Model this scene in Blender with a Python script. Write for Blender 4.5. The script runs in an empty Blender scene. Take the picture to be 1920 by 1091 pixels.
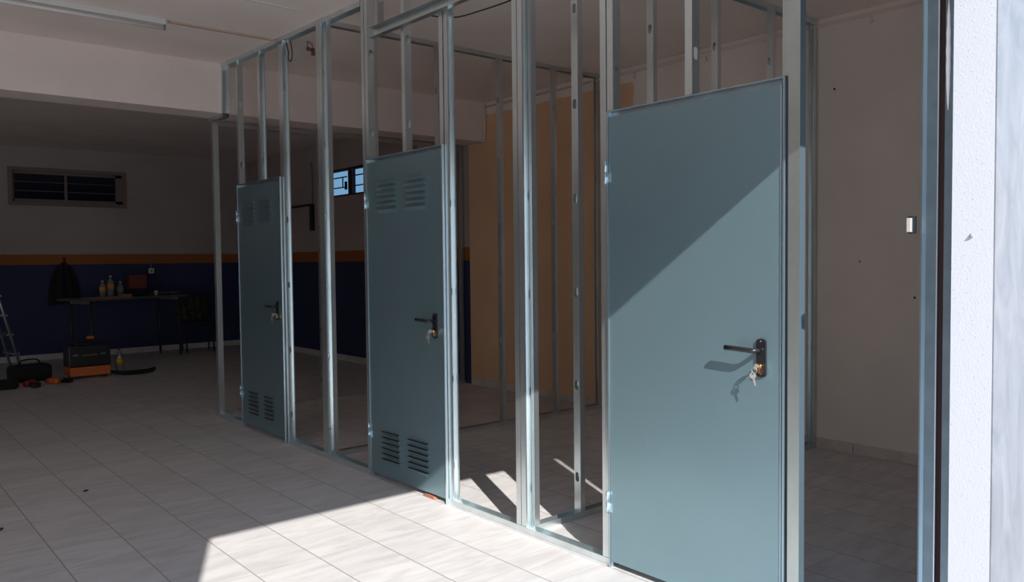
import bpy, bmesh, math, random
from mathutils import Vector, Matrix
random.seed(7)
S = bpy.context.scene
COL = S.collection
PI = math.pi

# ------------------------------------------------------------------ helpers
def lin(r, g, b):
    f = lambda c: (c/255/12.92) if c/255 <= .04045 else ((c/255+.055)/1.055)**2.4
    return (f(r), f(g), f(b), 1)

def mat(name, col, rough=.6, metal=0, spec=.5, noise=None, bump=None, alpha=None):
    """col: linear RGBA; noise: (scale, amount, detail) brightness variation; bump: (scale, strength, distance)"""
    m = bpy.data.materials.new(name); m.use_nodes = True
    nt = m.node_tree; b = nt.nodes['Principled BSDF']
    b.inputs['Base Color'].default_value = col
    b.inputs['Roughness'].default_value = rough
    b.inputs['Metallic'].default_value = metal
    b.inputs['Specular IOR Level'].default_value = spec
    tc = nt.nodes.new('ShaderNodeTexCoord')
    if noise:
        n = nt.nodes.new('ShaderNodeTexNoise'); n.inputs['Scale'].default_value = noise[0]
        n.inputs['Detail'].default_value = noise[2] if len(noise) > 2 else 4
        nt.links.new(tc.outputs['Object'], n.inputs['Vector'])
        r = nt.nodes.new('ShaderNodeMapRange')
        r.inputs['From Min'].default_value = .3; r.inputs['From Max'].default_value = .7
        r.inputs['To Min'].default_value = 1-noise[1]; r.inputs['To Max'].default_value = 1+noise[1]
        nt.links.new(n.outputs['Fac'], r.inputs['Value'])
        mx = nt.nodes.new('ShaderNodeMix'); mx.data_type = 'RGBA'; mx.blend_type = 'MULTIPLY'
        mx.inputs['Factor'].default_value = 1; mx.inputs[6].default_value = col
        nt.links.new(r.outputs['Result'], mx.inputs[7])
        nt.links.new(mx.outputs[2], b.inputs['Base Color'])
    if bump:
        n = nt.nodes.new('ShaderNodeTexNoise'); n.inputs['Scale'].default_value = bump[0]; n.inputs['Detail'].default_value = 5
        nt.links.new(tc.outputs['Object'], n.inputs['Vector'])
        bp = nt.nodes.new('ShaderNodeBump'); bp.inputs['Strength'].default_value = bump[1]; bp.inputs['Distance'].default_value = bump[2]
        nt.links.new(n.outputs['Fac'], bp.inputs['Height']); nt.links.new(bp.outputs['Normal'], b.inputs['Normal'])
    return m

def new(nt, t, **kw):
    n = nt.nodes.new(t)
    for k, v in kw.items(): setattr(n, k, v)
    return n

def steel(name, base, rough):
    """galvanised sheet: spangle in roughness and tone, faint vertical rolling streaks"""
    m = bpy.data.materials.new(name); m.use_nodes = True
    nt = m.node_tree; L = nt.links.new; b = nt.nodes['Principled BSDF']
    b.inputs['Metallic'].default_value = .92
    g = new(nt, 'ShaderNodeNewGeometry')
    mp = new(nt, 'ShaderNodeMapping'); mp.inputs['Scale'].default_value = (5, 5, 1.3)
    L(g.outputs['Position'], mp.inputs['Vector'])
    n1 = new(nt, 'ShaderNodeTexNoise'); n1.inputs['Scale'].default_value = 2.2; n1.inputs['Detail'].default_value = 2
    L(mp.outputs['Vector'], n1.inputs['Vector'])
    v = new(nt, 'ShaderNodeTexVoronoi'); v.inputs['Scale'].default_value = 90
    L(g.outputs['Position'], v.inputs['Vector'])
    r = new(nt, 'ShaderNodeMapRange'); r.inputs['To Min'].default_value = rough; r.inputs['To Max'].default_value = rough+.02
    L(n1.outputs['Fac'], r.inputs['Value']); L(r.outputs['Result'], b.inputs['Roughness'])
    cr = new(nt, 'ShaderNodeMapRange'); cr.inputs['From Min'].default_value = .3; cr.inputs['From Max'].default_value = .75
    cr.inputs['To Min'].default_value = .9; cr.inputs['To Max'].default_value = 1.04
    L(n1.outputs['Fac'], cr.inputs['Value'])
    vm = new(nt, 'ShaderNodeMapRange'); vm.inputs['To Min'].default_value = .97; vm.inputs['To Max'].default_value = 1.02
    L(v.outputs['Color'], vm.inputs['Value'])
    mu = new(nt, 'ShaderNodeMath', operation='MULTIPLY'); L(cr.outputs['Result'], mu.inputs[0]); L(vm.outputs['Result'], mu.inputs[1])
    mx = new(nt, 'ShaderNodeMix', data_type='RGBA', blend_type='MULTIPLY'); mx.inputs['Factor'].default_value = 1
    mx.inputs[6].default_value = base; L(mu.outputs[0], mx.inputs[7]); L(mx.outputs[2], b.inputs['Base Color'])
    return m

# ---- room materials
def wall_mat(name, stops, blotch=.06):
    """plaster with paint bands by world height (stops: [(z, colour)...] constant) and optional ochre area"""
    m = bpy.data.materials.new(name); m.use_nodes = True
    nt = m.node_tree; L = nt.links.new; b = nt.nodes['Principled BSDF']; b.inputs['Roughness'].default_value = .75
    b.inputs['Specular IOR Level'].default_value = .3
    g = new(nt, 'ShaderNodeNewGeometry'); sp = new(nt, 'ShaderNodeSeparateXYZ'); L(g.outputs['Position'], sp.inputs[0])
    col = None
    prev = None
    for i, (z, c) in enumerate(stops):
        rgb = new(nt, 'ShaderNodeRGB'); rgb.outputs[0].default_value = c
        if prev is None: prev = rgb.outputs[0]; continue
        gt = new(nt, 'ShaderNodeMath', operation='GREATER_THAN'); L(sp.outputs['Z'], gt.inputs[0]); gt.inputs[1].default_value = z
        mx = new(nt, 'ShaderNodeMix', data_type='RGBA'); L(gt.outputs[0], mx.inputs['Factor']); L(prev, mx.inputs[6]); L(rgb.outputs[0], mx.inputs[7]); prev = mx.outputs[2]
    n = new(nt, 'ShaderNodeTexNoise'); n.inputs['Scale'].default_value = 1.7; n.inputs['Detail'].default_value = 7; L(g.outputs['Position'], n.inputs['Vector'])
    r = new(nt, 'ShaderNodeMapRange'); r.inputs['From Min'].default_value = .3; r.inputs['From Max'].default_value = .7
    r.inputs['To Min'].default_value = 1-blotch; r.inputs['To Max'].default_value = 1+blotch; L(n.outputs['Fac'], r.inputs['Value'])
    mm = new(nt, 'ShaderNodeMix', data_type='RGBA', blend_type='MULTIPLY'); mm.inputs['Factor'].default_value = 1; L(prev, mm.inputs[6]); L(r.outputs['Result'], mm.inputs[7])
    L(mm.outputs[2], b.inputs['Base Color'])
    n2 = new(nt, 'ShaderNodeTexNoise'); n2.inputs['Scale'].default_value = 45; n2.inputs['Detail'].default_value = 4; L(g.outputs['Position'], n2.inputs['Vector'])
    bp = new(nt, 'ShaderNodeBump'); bp.inputs['Strength'].default_value = .25; bp.inputs['Distance'].default_value = .004
    L(n2.outputs['Fac'], bp.inputs['Height']); L(bp.outputs['Normal'], b.inputs['Normal'])
    return m, nt, sp, g, mm, prev

PLASTER = (.60, .53, .485, 1)
BLUE = (.030, .037, .085, 1)
ORANGE = (.30, .10, .03, 1)
M = {}
M['plaster'] = wall_mat('painted_plaster', [(0, (.76, .665, .605, 1))])[0]
M['rear'] = wall_mat('banded_rear_paint', [(0, BLUE), (1.39, ORANGE), (1.54, (.36, .325, .30, 1))])[0]
# side wall: bands beyond the beam, ochre distemper in the front room, bare plaster nearer the street
m, nt, sp, g, mm, prev = wall_mat('side_wall_paint', [(0, BLUE), (1.39, ORANGE), (1.54, (.40, .33, .30, 1))])
L = nt.links.new
def cmp(sock, op, v):
    n = new(nt, 'ShaderNodeMath', operation=op); L(sock, n.inputs[0]); n.inputs[1].default_value = v; return n.outputs[0]
def mul(a, b_):
    n = new(nt, 'ShaderNodeMath', operation='MULTIPLY'); L(a, n.inputs[0]); L(b_, n.inputs[1]); return n.outputs[0]
nn = new(nt, 'ShaderNodeTexNoise'); nn.inputs['Scale'].default_value = 3.2; nn.inputs['Detail'].default_value = 5; L(g.outputs['Position'], nn.inputs['Vector'])
wob = new(nt, 'ShaderNodeMath', operation='MULTIPLY_ADD'); L(nn.outputs['Fac'], wob.inputs[0]); wob.inputs[1].default_value = .10; L(sp.outputs['Y'], wob.inputs[2])
wobz = new(nt, 'ShaderNodeMath', operation='MULTIPLY_ADD'); L(nn.outputs['Fac'], wobz.inputs[0]); wobz.inputs[1].default_value = .05; L(sp.outputs['Z'], wobz.inputs[2])
front = cmp(sp.outputs['Y'], 'LESS_THAN', 7.22)
ochre = mul(cmp(wob.outputs[0], 'GREATER_THAN', 4.86), cmp(wobz.outputs[0], 'LESS_THAN', 2.985))
plain = new(nt, 'ShaderNodeRGB'); plain.outputs[0].default_value = (.82, .73, .655, 1)
och = new(nt, 'ShaderNodeMix', data_type='RGBA'); och.inputs[6].default_value = (.80, .48, .27, 1); och.inputs[7].default_value = (.74, .50, .32, 1); L(nn.outputs['Fac'], och.inputs['Factor'])
m1 = new(nt, 'ShaderNodeMix', data_type='RGBA'); L(ochre, m1.inputs['Factor']); L(plain.outputs[0], m1.inputs[6]); L(och.outputs[2], m1.inputs[7])
m2 = new(nt, 'ShaderNodeMix', data_type='RGBA'); L(front, m2.inputs['Factor']); L(prev, m2.inputs[6]); L(m1.outputs[2], m2.inputs[7])
L(m2.outputs[2], mm.inputs[6])
M['side'] = m

def floor_mat():
    m = bpy.data.materials.new('marbled_floor_tile'); m.use_nodes = True
    nt = m.node_tree; L = nt.links.new; b = nt.nodes['Principled BSDF']
    g = new(nt, 'ShaderNodeNewGeometry'); sp = new(nt, 'ShaderNodeSeparateXYZ'); L(g.outputs['Position'], sp.inputs[0])
    def ma(op, a, c, clamp=False):
        n = new(nt, 'ShaderNodeMath', operation=op)
        for i, x in enumerate((a, c)):
            if isinstance(x, (int, float)): n.inputs[i].default_value = x
            elif x is not None: L(x, n.inputs[i])
        return n.outputs[0]
    ux = ma('DIVIDE', ma('ADD', sp.outputs['X'], 1.88+31.15), .3115)
    uy = ma('DIVIDE', ma('ADD', sp.outputs['Y'], -4.12+32.0), .320)
    fx = ma('FRACT', ux, None); fy = ma('FRACT', uy, None)
    dx = ma('MINIMUM', fx, ma('SUBTRACT', 1, fx)); dy = ma('MINIMUM', fy, ma('SUBTRACT', 1, fy))
    gx = ma('LESS_THAN', dx, .0085); gy = ma('LESS_THAN', dy, .0062)
    gyf = ma('MULTIPLY', gy, .4)
    grout = ma('MAXIMUM', gx, gyf)
    ix = ma('FLOOR', ux, None); iy = ma('FLOOR', uy, None)
    cb = new(nt, 'ShaderNodeCombineXYZ'); L(ix, cb.inputs[0]); L(iy, cb.inputs[1])
    wn = new(nt, 'ShaderNodeTexWhiteNoise', noise_dimensions='3D'); L(cb.outputs[0], wn.inputs['Vector'])
    # veins: stretched noise, offset per tile
    off = new(nt, 'ShaderNodeVectorMath', operation='MULTIPLY'); L(wn.outputs['Color'], off.inputs[0]); off.inputs[1].default_value = (7, 7, 7)
    mp = new(nt, 'ShaderNodeMapping'); mp.inputs['Scale'].default_value = (3, 13, 3); mp.inputs['Rotation'].default_value = (0, 0, .35); L(g.outputs['Position'], mp.inputs['Vector'])
    ad = new(nt, 'ShaderNodeVectorMath', operation='ADD'); L(mp.outputs[0], ad.inputs[0]); L(off.outputs[0], ad.inputs[1])
    n = new(nt, 'ShaderNodeTexNoise'); n.inputs['Scale'].default_value = 1.1; n.inputs['Detail'].default_value = 8; n.inputs['Distortion'].default_value = .8; L(ad.outputs[0], n.inputs['Vector'])
    cr = new(nt, 'ShaderNodeValToRGB'); e = cr.color_ramp.elements
    e[0].position = .33; e[0].color = (.52, .50, .49, 1); e[1].position = .60; e[1].color = (.62, .60, .585, 1)
    L(n.outputs['Fac'], cr.inputs[0])
    tv = new(nt, 'ShaderNodeMapRange'); tv.inputs['To Min'].default_value = .95; tv.inputs['To Max'].default_value = 1.04; L(wn.outputs['Value'], tv.inputs['Value'])
    m1 = new(nt, 'ShaderNodeMix', data_type='RGBA', blend_type='MULTIPLY'); m1.inputs['Factor'].default_value = 1; L(cr.outputs[0], m1.inputs[6]); L(tv.outputs[0], m1.inputs[7])
    # dust
    n3 = new(nt, 'ShaderNodeTexNoise'); n3.inputs['Scale'].default_value = .9; n3.inputs['Detail'].default_value = 6; L(g.outputs['Position'], n3.inputs['Vector'])
    m2 = new(nt, 'ShaderNodeMix', data_type='RGBA'); L(grout, m2.inputs['Factor']); L(m1.outputs[2], m2.inputs[6]); m2.inputs[7].default_value = (.27, .26, .25, 1)
    L(m2.outputs[2], b.inputs['Base Color'])
    rr = new(nt, 'ShaderNodeMapRange'); rr.inputs['To Min'].default_value = .34; rr.inputs['To Max'].default_value = .62; L(n3.outputs['Fac'], rr.inputs['Value']); L(rr.outputs[0], b.inputs['Roughness'])
    b.inputs['Specular IOR Level'].default_value = .35
    inv = ma('SUBTRACT', 1, grout); bp = new(nt, 'ShaderNodeBump'); bp.inputs['Strength'].default_value = .3; bp.inputs['Distance'].default_value = .002
    L(inv, bp.inputs['Height']); L(bp.outputs['Normal'], b.inputs['Normal'])
    return m
M['floor'] = floor_mat()
M['ceiling'] = wall_mat('ceiling_paint', [(0, (.84, .745, .68, 1))], .05)[0]
M['steel'] = steel('galvanised_steel', (.72, .79, .80, 1), .28)
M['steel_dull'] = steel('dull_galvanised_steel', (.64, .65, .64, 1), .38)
M['steel_green'] = steel('grey_green_galvanised_steel', (.52, .585, .57, 1), .3)  # darker grey-green tone for the studs at the partition end
M['skirting'] = mat('skirting_tile', (.60, .53, .47, 1), .4, noise=(8, .12, 5))
M['white_metal'] = mat('bright_zinc', (.75, .82, .86, 1), .28, .85)
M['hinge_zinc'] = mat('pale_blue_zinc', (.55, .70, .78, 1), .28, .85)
M['blue_zinc'] = mat('blue_tinted_zinc', (.36, .53, .64, 1), .3, .85)  # blue tint for end stud web, nearest frame edge and guide strip
M['black'] = mat('black_plastic', (.012, .012, .014, 1), .32)
M['dark'] = mat('dark_opening', (.02, .022, .024, 1), .8)  # near-black; paints shade in vent openings and guide gap, also plugs and debris
M['brass'] = mat('brass', (.75, .42, .18, 1), .3, 1)
M['nickel'] = mat('nickel_key', (.56, .51, .47, 1), .42, .8)
M['frame_dark'] = mat('grey_aluminium', (.28, .27, .27, 1), .5, .3)

def door_paint():
    m = bpy.data.materials.new('blue_grey_door_enamel'); m.use_nodes = True
    nt = m.node_tree; L = nt.links.new; b = nt.nodes['Principled BSDF']
    g = new(nt, 'ShaderNodeNewGeometry')
    n = new(nt, 'ShaderNodeTexNoise'); n.inputs['Scale'].default_value = 260; n.inputs['Detail'].default_value = 2; L(g.outputs['Position'], n.inputs['Vector'])
    n2 = new(nt, 'ShaderNodeTexNoise'); n2.inputs['Scale'].default_value = 3.5; n2.inputs['Detail'].default_value = 8; L(g.outputs['Position'], n2.inputs['Vector'])
    # pale rubbed scratches
    mp = new(nt, 'ShaderNodeMapping'); mp.inputs['Scale'].default_value = (1, 9, 1.6); L(g.outputs['Position'], mp.inputs['Vector'])
    n3 = new(nt, 'ShaderNodeTexNoise'); n3.inputs['Scale'].default_value = 3.1; n3.inputs['Detail'].default_value = 9; n3.inputs['Distortion'].default_value = 1.2; L(mp.outputs[0], n3.inputs['Vector'])
    cr = new(nt, 'ShaderNodeValToRGB'); e = cr.color_ramp.elements; e[0].position = .71; e[0].color = (0, 0, 0, 1); e[1].position = .80; e[1].color = (.35, .35, .35, 1); L(n3.outputs['Fac'], cr.inputs[0])
    base = new(nt, 'ShaderNodeMix', data_type='RGBA'); base.inputs[6].default_value = (.20, .305, .34, 1); base.inputs[7].default_value = (.22, .33, .365, 1); L(n2.outputs['Fac'], base.inputs['Factor'])
    m2 = new(nt, 'ShaderNodeMix', data_type='RGBA'); L(cr.outputs[0], m2.inputs['Factor']); L(base.outputs[2], m2.inputs[6]); m2.inputs[7].default_value = (.36, .42, .44, 1)
    L(m2.outputs[2], b.inputs['Base Color'])
    b.inputs['Roughness'].default_value = .31; b.inputs['Metallic'].default_value = .64
    bp = new(nt, 'ShaderNodeBump'); bp.inputs['Strength'].default_value = .12; bp.inputs['Distance'].default_value = .001
    L(n.outputs['Fac'], bp.inputs['Height']); L(bp.outputs['Normal'], b.inputs['Normal'])
    return m
M['door'] = door_paint()

def stucco():
    m = bpy.data.materials.new('white_stucco'); m.use_nodes = True
    nt = m.node_tree; L = nt.links.new; b = nt.nodes['Principled BSDF']; b.inputs['Roughness'].default_value = .9; b.inputs['Specular IOR Level'].default_value = .2
    g = new(nt, 'ShaderNodeNewGeometry')
    n = new(nt, 'ShaderNodeTexNoise'); n.inputs['Scale'].default_value = 210; n.inputs['Detail'].default_value = 4; L(g.outputs['Position'], n.inputs['Vector'])
    v = new(nt, 'ShaderNodeTexVoronoi'); v.inputs['Scale'].default_value = 85; L(g.outputs['Position'], v.inputs['Vector'])
    cr = new(nt, 'ShaderNodeValToRGB'); e = cr.color_ramp.elements; e[0].position = .03; e[0].color = (.45, .46, .50, 1); e[1].position = .17; e[1].color = (1, 1, 1, 1); L(v.outputs['Distance'], cr.inputs[0])
    n2 = new(nt, 'ShaderNodeTexNoise'); n2.inputs['Scale'].default_value = 60; L(g.outputs['Position'], n2.inputs['Vector'])
    th = new(nt, 'ShaderNodeMath', operation='GREATER_THAN'); L(n2.outputs['Fac'], th.inputs[0]); th.inputs[1].default_value = .54
    mx = new(nt, 'ShaderNodeMix', data_type='RGBA'); L(th.outputs[0], mx.inputs['Factor']); mx.inputs[6].default_value = (1, 1, 1, 1); L(cr.outputs[0], mx.inputs[7])
    m2 = new(nt, 'ShaderNodeMix', data_type='RGBA', blend_type='MULTIPLY'); m2.inputs['Factor'].default_value = 1; m2.inputs[6].default_value = (.50, .505, .53, 1); L(mx.outputs[2], m2.inputs[7])
    L(m2.outputs[2], b.inputs['Base Color'])
    bp = new(nt, 'ShaderNodeBump'); bp.inputs['Strength'].default_value = .3; bp.inputs['Distance'].default_value = .0025
    L(n.outputs['Fac'], bp.inputs['Height']); L(bp.outputs['Normal'], b.inputs['Normal'])
    return m
M['stucco'] = stucco()
def marble():
    m = bpy.data.materials.new('grey_white_marble'); m.use_nodes = True
    nt = m.node_tree; L = nt.links.new; b = nt.nodes['Principled BSDF']; b.inputs['Roughness'].default_value = .45
    g = new(nt, 'ShaderNodeNewGeometry')
    mp = new(nt, 'ShaderNodeMapping'); mp.inputs['Scale'].default_value = (5, 5, 2.2); mp.inputs['Rotation'].default_value = (0, .5, 0); L(g.outputs['Position'], mp.inputs['Vector'])
    n = new(nt, 'ShaderNodeTexNoise'); n.inputs['Scale'].default_value = 1.6; n.inputs['Detail'].default_value = 9; n.inputs['Distortion'].default_value = 1.5; n.inputs['Roughness'].default_value = .62; L(mp.outputs[0], n.inputs['Vector'])
    cr = new(nt, 'ShaderNodeValToRGB'); e = cr.color_ramp.elements; e[0].position = .36; e[0].color = (.135, .145, .155, 1); e[1].position = .66; e[1].color = (.20, .205, .215, 1)
    x = cr.color_ramp.elements.new(.5); x.color = (.17, .175, .188, 1)
    L(n.outputs['Fac'], cr.inputs[0]); L(cr.outputs[0], b.inputs['Base Color'])
    return m
M['marble'] = marble()
def glass(name, col):
    m = bpy.data.materials.new(name); m.use_nodes = True
    nt = m.node_tree; L = nt.links.new; nt.nodes.remove(nt.nodes['Principled BSDF']); out = nt.nodes['Material Output']
    t = new(nt, 'ShaderNodeBsdfTransparent'); t.inputs[0].default_value = col
    gl = new(nt, 'ShaderNodeBsdfGlossy'); gl.inputs['Roughness'].default_value = .08
    mx = new(nt, 'ShaderNodeMixShader'); mx.inputs[0].default_value = .06
    L(t.outputs[0], mx.inputs[1]); L(gl.outputs[0], mx.inputs[2]); L(mx.outputs[0], out.inputs[0])
    return m
M['pane'] = glass('dusty_blue_glass', (.33, .45, .54, 1))
M['shutter_blue'] = mat('dark_blue_shutter', (.10, .15, .28, 1), .6)
def flat(name, c, rough=.6, metal=0, **k):
    M[name] = mat(name, lin(*c), rough, metal, **k)
flat('orange_plastic', (196, 98, 40), .4)
flat('red_plastic', (140, 34, 30), .4)
flat('amber', (190, 130, 50), .5)
flat('yellow_label', (190, 145, 45), .5)
flat('white_plastic', (205, 204, 200), .45)
flat('grey_plastic', (120, 120, 122), .5)
flat('terracotta_pvc', (188, 160, 144), .6)
flat('wood', (150, 96, 68), .7)
flat('table_top', (88, 84, 82), .45)
flat('cardboard', (105, 48, 38), .8)
flat('paper', (120, 114, 110), .8)
flat('black_cloth', (24, 22, 22), .95)
flat('brown_wire', (120, 80, 70), .6)
flat('brown_rust', (70, 42, 36), .8)
flat('guide_steel', (120, 138, 148), .38, .75, noise=(14, .12, 5))
flat('dull_white', (165, 160, 154), .6)
flat('foam', (250, 250, 250), .9)
flat('orange_scrap', (150, 98, 80), .8)
flat('aluminium', (170, 172, 175), .4, .8)
flat('glass_bottle', (150, 160, 165), .12, 0)
flat('pavement', (196, 190, 182), .85, noise=(5, .08, 6))
M['camouflage'] = mat('camouflage_cloth', (.03, .035, .022, 1), .95, noise=(14, .7, 2))

class MB:
    """collects shapes, links them as ONE mesh object"""
    def __init__(s): s.bm = bmesh.new(); s.mats = []
    def mi(s, m):
        if m is None: return 0
        if m not in s.mats: s.mats.append(m)
        return s.mats.index(m)
    def box(s, x0, x1, y0, y1, z0, z1, m=None, bev=0, mx=None):
        i = s.mi(m); vs = [s.bm.verts.new((x, y, z)) for x in (x0, x1) for y in (y0, y1) for z in (z0, z1)]
        fs = []
        for q in ((0, 1, 3, 2), (4, 6, 7, 5), (0, 4, 5, 1), (2, 3, 7, 6), (0, 2, 6, 4), (1, 5, 7, 3)):
            f = s.bm.faces.new([vs[k] for k in q]); f.material_index = i; fs.append(f)
        if bev:
            es = list({e for f in fs for e in f.edges})
            r = bmesh.ops.bevel(s.bm, geom=es, offset=bev, segments=2, affect='EDGES', profile=.5)
            vs = list({v for f in r['faces'] for v in f.verts} | {v for v in vs if v.is_valid})
            for f in r['faces']: f.material_index = i
        if mx is not None: bmesh.ops.transform(s.bm, matrix=mx, verts=[v for v in vs if v.is_valid])
        return s
    def tube(s, pts, r, n=10, m=None, cap=True, closed=False):
        i = s.mi(m); pts = [Vector(p) for p in pts]; rings = []
        rs = r if isinstance(r, (list, tuple)) else [r]*len(pts)
        up = Vector((0, 0, 1)); N = len(pts)
        for k, p in enumerate(pts):
            a = pts[(k-1) % N] if (k or closed) else p; b = pts[(k+1) % N] if (k < N-1 or closed) else p
            t = (b-a).normalized()
            if k == 0: u = (up if abs(t.dot(up)) < .9 else Vector((1, 0, 0))).cross(t).normalized()
            else: u = (u - t*u.dot(t)).normalized()
            w = t.cross(u)
            rings.append([s.bm.verts.new(p + (u*math.cos(2*PI*j/n) + w*math.sin(2*PI*j/n))*rs[k]) for j in range(n)])
        for k in range(N if closed else N-1):
            for j in range(n):
                f = s.bm.faces.new((rings[k][j], rings[k][(j+1) % n], rings[(k+1) % N][(j+1) % n], rings[(k+1) % N][j])); f.material_index = i; f.smooth = True
        if cap and not closed:
            for rg in (rings[0][::-1], rings[-1]):
                f = s.bm.faces.new(rg); f.material_index = i
        return s
    def lathe(s, prof, c=(0, 0, 0), n=20, m=None):
        i = s.mi(m); rings = []
        for r, z in prof:
            rings.append([s.bm.verts.new((c[0]+r*math.cos(2*PI*j/n), c[1]+r*math.sin(2*PI*j/n), c[2]+z)) for j in range(n)])
        for a, b in zip(rings, rings[1:]):
            for j in range(n):
                f = s.bm.faces.new((a[j], a[(j+1) % n], b[(j+1) % n], b[j])); f.material_index = i; f.smooth = True
        f = s.bm.faces.new(rings[0][::-1]); f.material_index = i
        f = s.bm.faces.new(rings[-1]); f.material_index = i
        return s
    def prism(s, poly, thick, m=None, mx=None):
        """polygon in local XZ, extruded along +Y"""
        i = s.mi(m); a = [s.bm.verts.new((x, 0, z)) for x, z in poly]; b = [s.bm.verts.new((x, thick, z)) for x, z in poly]
        s.bm.faces.new(a).material_index = i; s.bm.faces.new(b[::-1]).material_index = i
        for k in range(len(a)):
            f = s.bm.faces.new((a[k], b[k], b[(k+1) % len(a)], a[(k+1) % len(a)])); f.material_index = i
        if mx is not None: bmesh.ops.transform(s.bm, matrix=mx, verts=a+b)
        return s
    def build(s, name, m=None, parent=None, loc=None, recalc=True):
        if recalc: bmesh.ops.recalc_face_normals(s.bm, faces=s.bm.faces)
        me = bpy.data.meshes.new(name); s.bm.to_mesh(me); s.bm.free()
        if s.mats:
            for q in s.mats: me.materials.append(M[q] if isinstance(q, str) else q)
        elif m: me.materials.append(M[m] if isinstance(m, str) else m)
        o = bpy.data.objects.new(name, me); COL.objects.link(o)
        if parent: o.parent = parent
        if loc: o.location = loc
        return o

def tag(o, label=None, cat=None, group=None, kind=None):
    if label: o['label'] = label
    if cat: o['category'] = cat
    if group: o['group'] = group
    o['kind'] = kind or 'thing'
    return o
def empty(name, loc=(0, 0, 0), rz=0):
    o = bpy.data.objects.new(name, None); COL.objects.link(o); o.location = loc; o.rotation_euler = (0, 0, rz); o.empty_display_size = .1; return o
def struct(o): o['kind'] = 'structure'; return o

# ------------------------------------------------------------------ fitted dimensions
HC, HB = 3.093, 2.672           # ceiling, underside of the beam
W = 2.83                        # side wall
YB, YB2 = 6.906, 7.225          # beam faces
YR = 13.4                       # rear wall
XL = -8.6                       # left wall
C0, C1, C2 = 7.315, 5.204, 3.053   # front faces of the three cross partitions
FY0, FY1 = .838, 1.065            # street wall
XJ, XJL, ZL = -.231, -2.69, 2.287; XK, XKL = -4.15, -8.1   # opening jambs and lintel; last two bound an unseen opening added for fill light

# ------------------------------------------------------------------ setting
struct(MB().box(XL-.2, W+.2, FY0, YR+.2, -.15, 0).build('floor', 'floor'))
struct(MB().box(XL-.2, W+.2, FY0, YR+.2, HC, HC+.2).build('ceiling', 'ceiling'))
struct(MB().box(XL, W, YB, YB2, HB, HC).build('trim_1', 'plaster'))      # the downstand beam
struct(MB().box(XL-.2, XL, FY0, YR+.2, 0, HC).build('wall_left', 'plaster'))
# rear wall with window hole
wx0, wx1, wz0, wz1 = -.63, .84, 2.30, 2.745
b = MB()
b.box(XL, wx0, YR, YR+.2, 0, HC).box(wx1, W, YR, YR+.2, 0, HC).box(wx0, wx1, YR, YR+.2, 0, wz0).box(wx0, wx1, YR, YR+.2, wz1, HC)
struct(b.build('wall_rear', 'rear'))
# side wall with window hole
sy0, sy1, sz0, sz1 = 9.05, 10.75, 2.30, 2.69
b = MB()
b.box(W, W+.2, FY0, sy0, 0, HC).box(W, W+.2, sy1, YR+.2, 0, HC).box(W, W+.2, sy0, sy1, 0, sz0).box(W, W+.2, sy0, sy1, sz1, HC)
struct(b.build('wall_right', 'side'))
# street wall around the opening and an unseen second one added to brighten the room
b = MB()
b.box(XJ, W+.2, FY0, .946, 0, HC+.2).box(-.12, W+.2, .946, FY1, 0, HC)
b.box(XK, XJL, FY0, .946, 0, HC+.2).box(XK+.16, XJL-.16, .946, FY1, 0, HC)
b.box(XL-.2, XKL, FY0, .946, 0, HC+.2).box(XL-.2, XKL-.16, .946, FY1, 0, HC)
b.box(XKL, XK, FY0, .946, ZL, HC+.2).box(XKL-.16, XK+.16, .946, FY1, ZL+.12, HC)  # lintel over the unseen added opening
b.box(XJL, XJ, FY0, .946, ZL, HC+.2).box(XJL-.16, -.12, .946, FY1, ZL+.12, HC)
struct(b.build('wall_front', 'stucco'))
b = MB()
b.box(XJ+.001, W+.5, FY0-.004, FY0-.0005, 0, 3.6).box(XK, XJL-.001, FY0-.004, FY0-.0005, 0, 3.6).box(XJL-.001, XJ+.001, FY0-.004, FY0-.0005, ZL, 3.6)
struct(b.build('trim_2', 'marble'))
# pavement outside
struct(MB().box(-30, 30, -30, FY0, -.17, -.02).build('ground', 'pavement'))

# skirting
b = MB()
y = FY1+.01
k = 0
while y < 7.18:
    y2 = min(y+.326-((y-2.447) % .326 if k == 0 else 0), 7.18)
    b.box(W-.009, W, y+.0015, y2-.0015, 0, .072); y = y2; k += 1
struct(b.build('baseboard_right', 'skirting'))
b = MB()
x = XL+.01
while x < W-.01:
    b.box(x, min(x+.33, W-.01), YR-.01, YR, 0, .085); x += .333
y = 7.45
while y < YR-.02:
    b.box(W-.01, W, y, min(y+.33, YR-.015), 0, .085); y += .333
M['pale_skirting'] = mat('pale_skirting_tile', (.5, .47, .46, 1), .45)
struct(b.build('baseboard_rear', 'pale_skirting'))

# ------------------------------------------------------------------ windows
def window(name, axis, p, a0, a1, z0, z1, split, nbars, depth, sgn):
    """axis 'y': wall plane at y=p spanning x a0..a1; axis 'x': wall plane x=p spanning y"""
    root = empty(name, ((a0+a1)/2, p, z0) if axis == 'y' else (p, (a0+a1)/2, z0))
    inv = Matrix.Translation(-root.location)
    def bx(mb, a, b_, d0, d1, u, v, m=None):
        if axis == 'y': mb.box(a, b_, p+d0, p+d1, u, v, m, mx=inv)
        else: mb.box(p+d0, p+d1, a, b_, u, v, m, mx=inv)
        return mb
    return root, bx
w1, bx = window('window_1', 'y', YR, wx0, wx1, wz0, wz1, 0, 2, .1, 1); struct(w1)
f = MB(); t = .04
bx(f, wx0-.05, wx1+.05, -.018, -.001, wz1-.001, wz1+.05); bx(f, wx0-.05, wx1+.05, -.018, -.001, wz0-.055, wz0+.001)
bx(f, wx0-.05, wx0+.001, -.018, -.001, wz0, wz1); bx(f, wx1-.001, wx1+.05, -.018, -.001, wz0, wz1)
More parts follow.
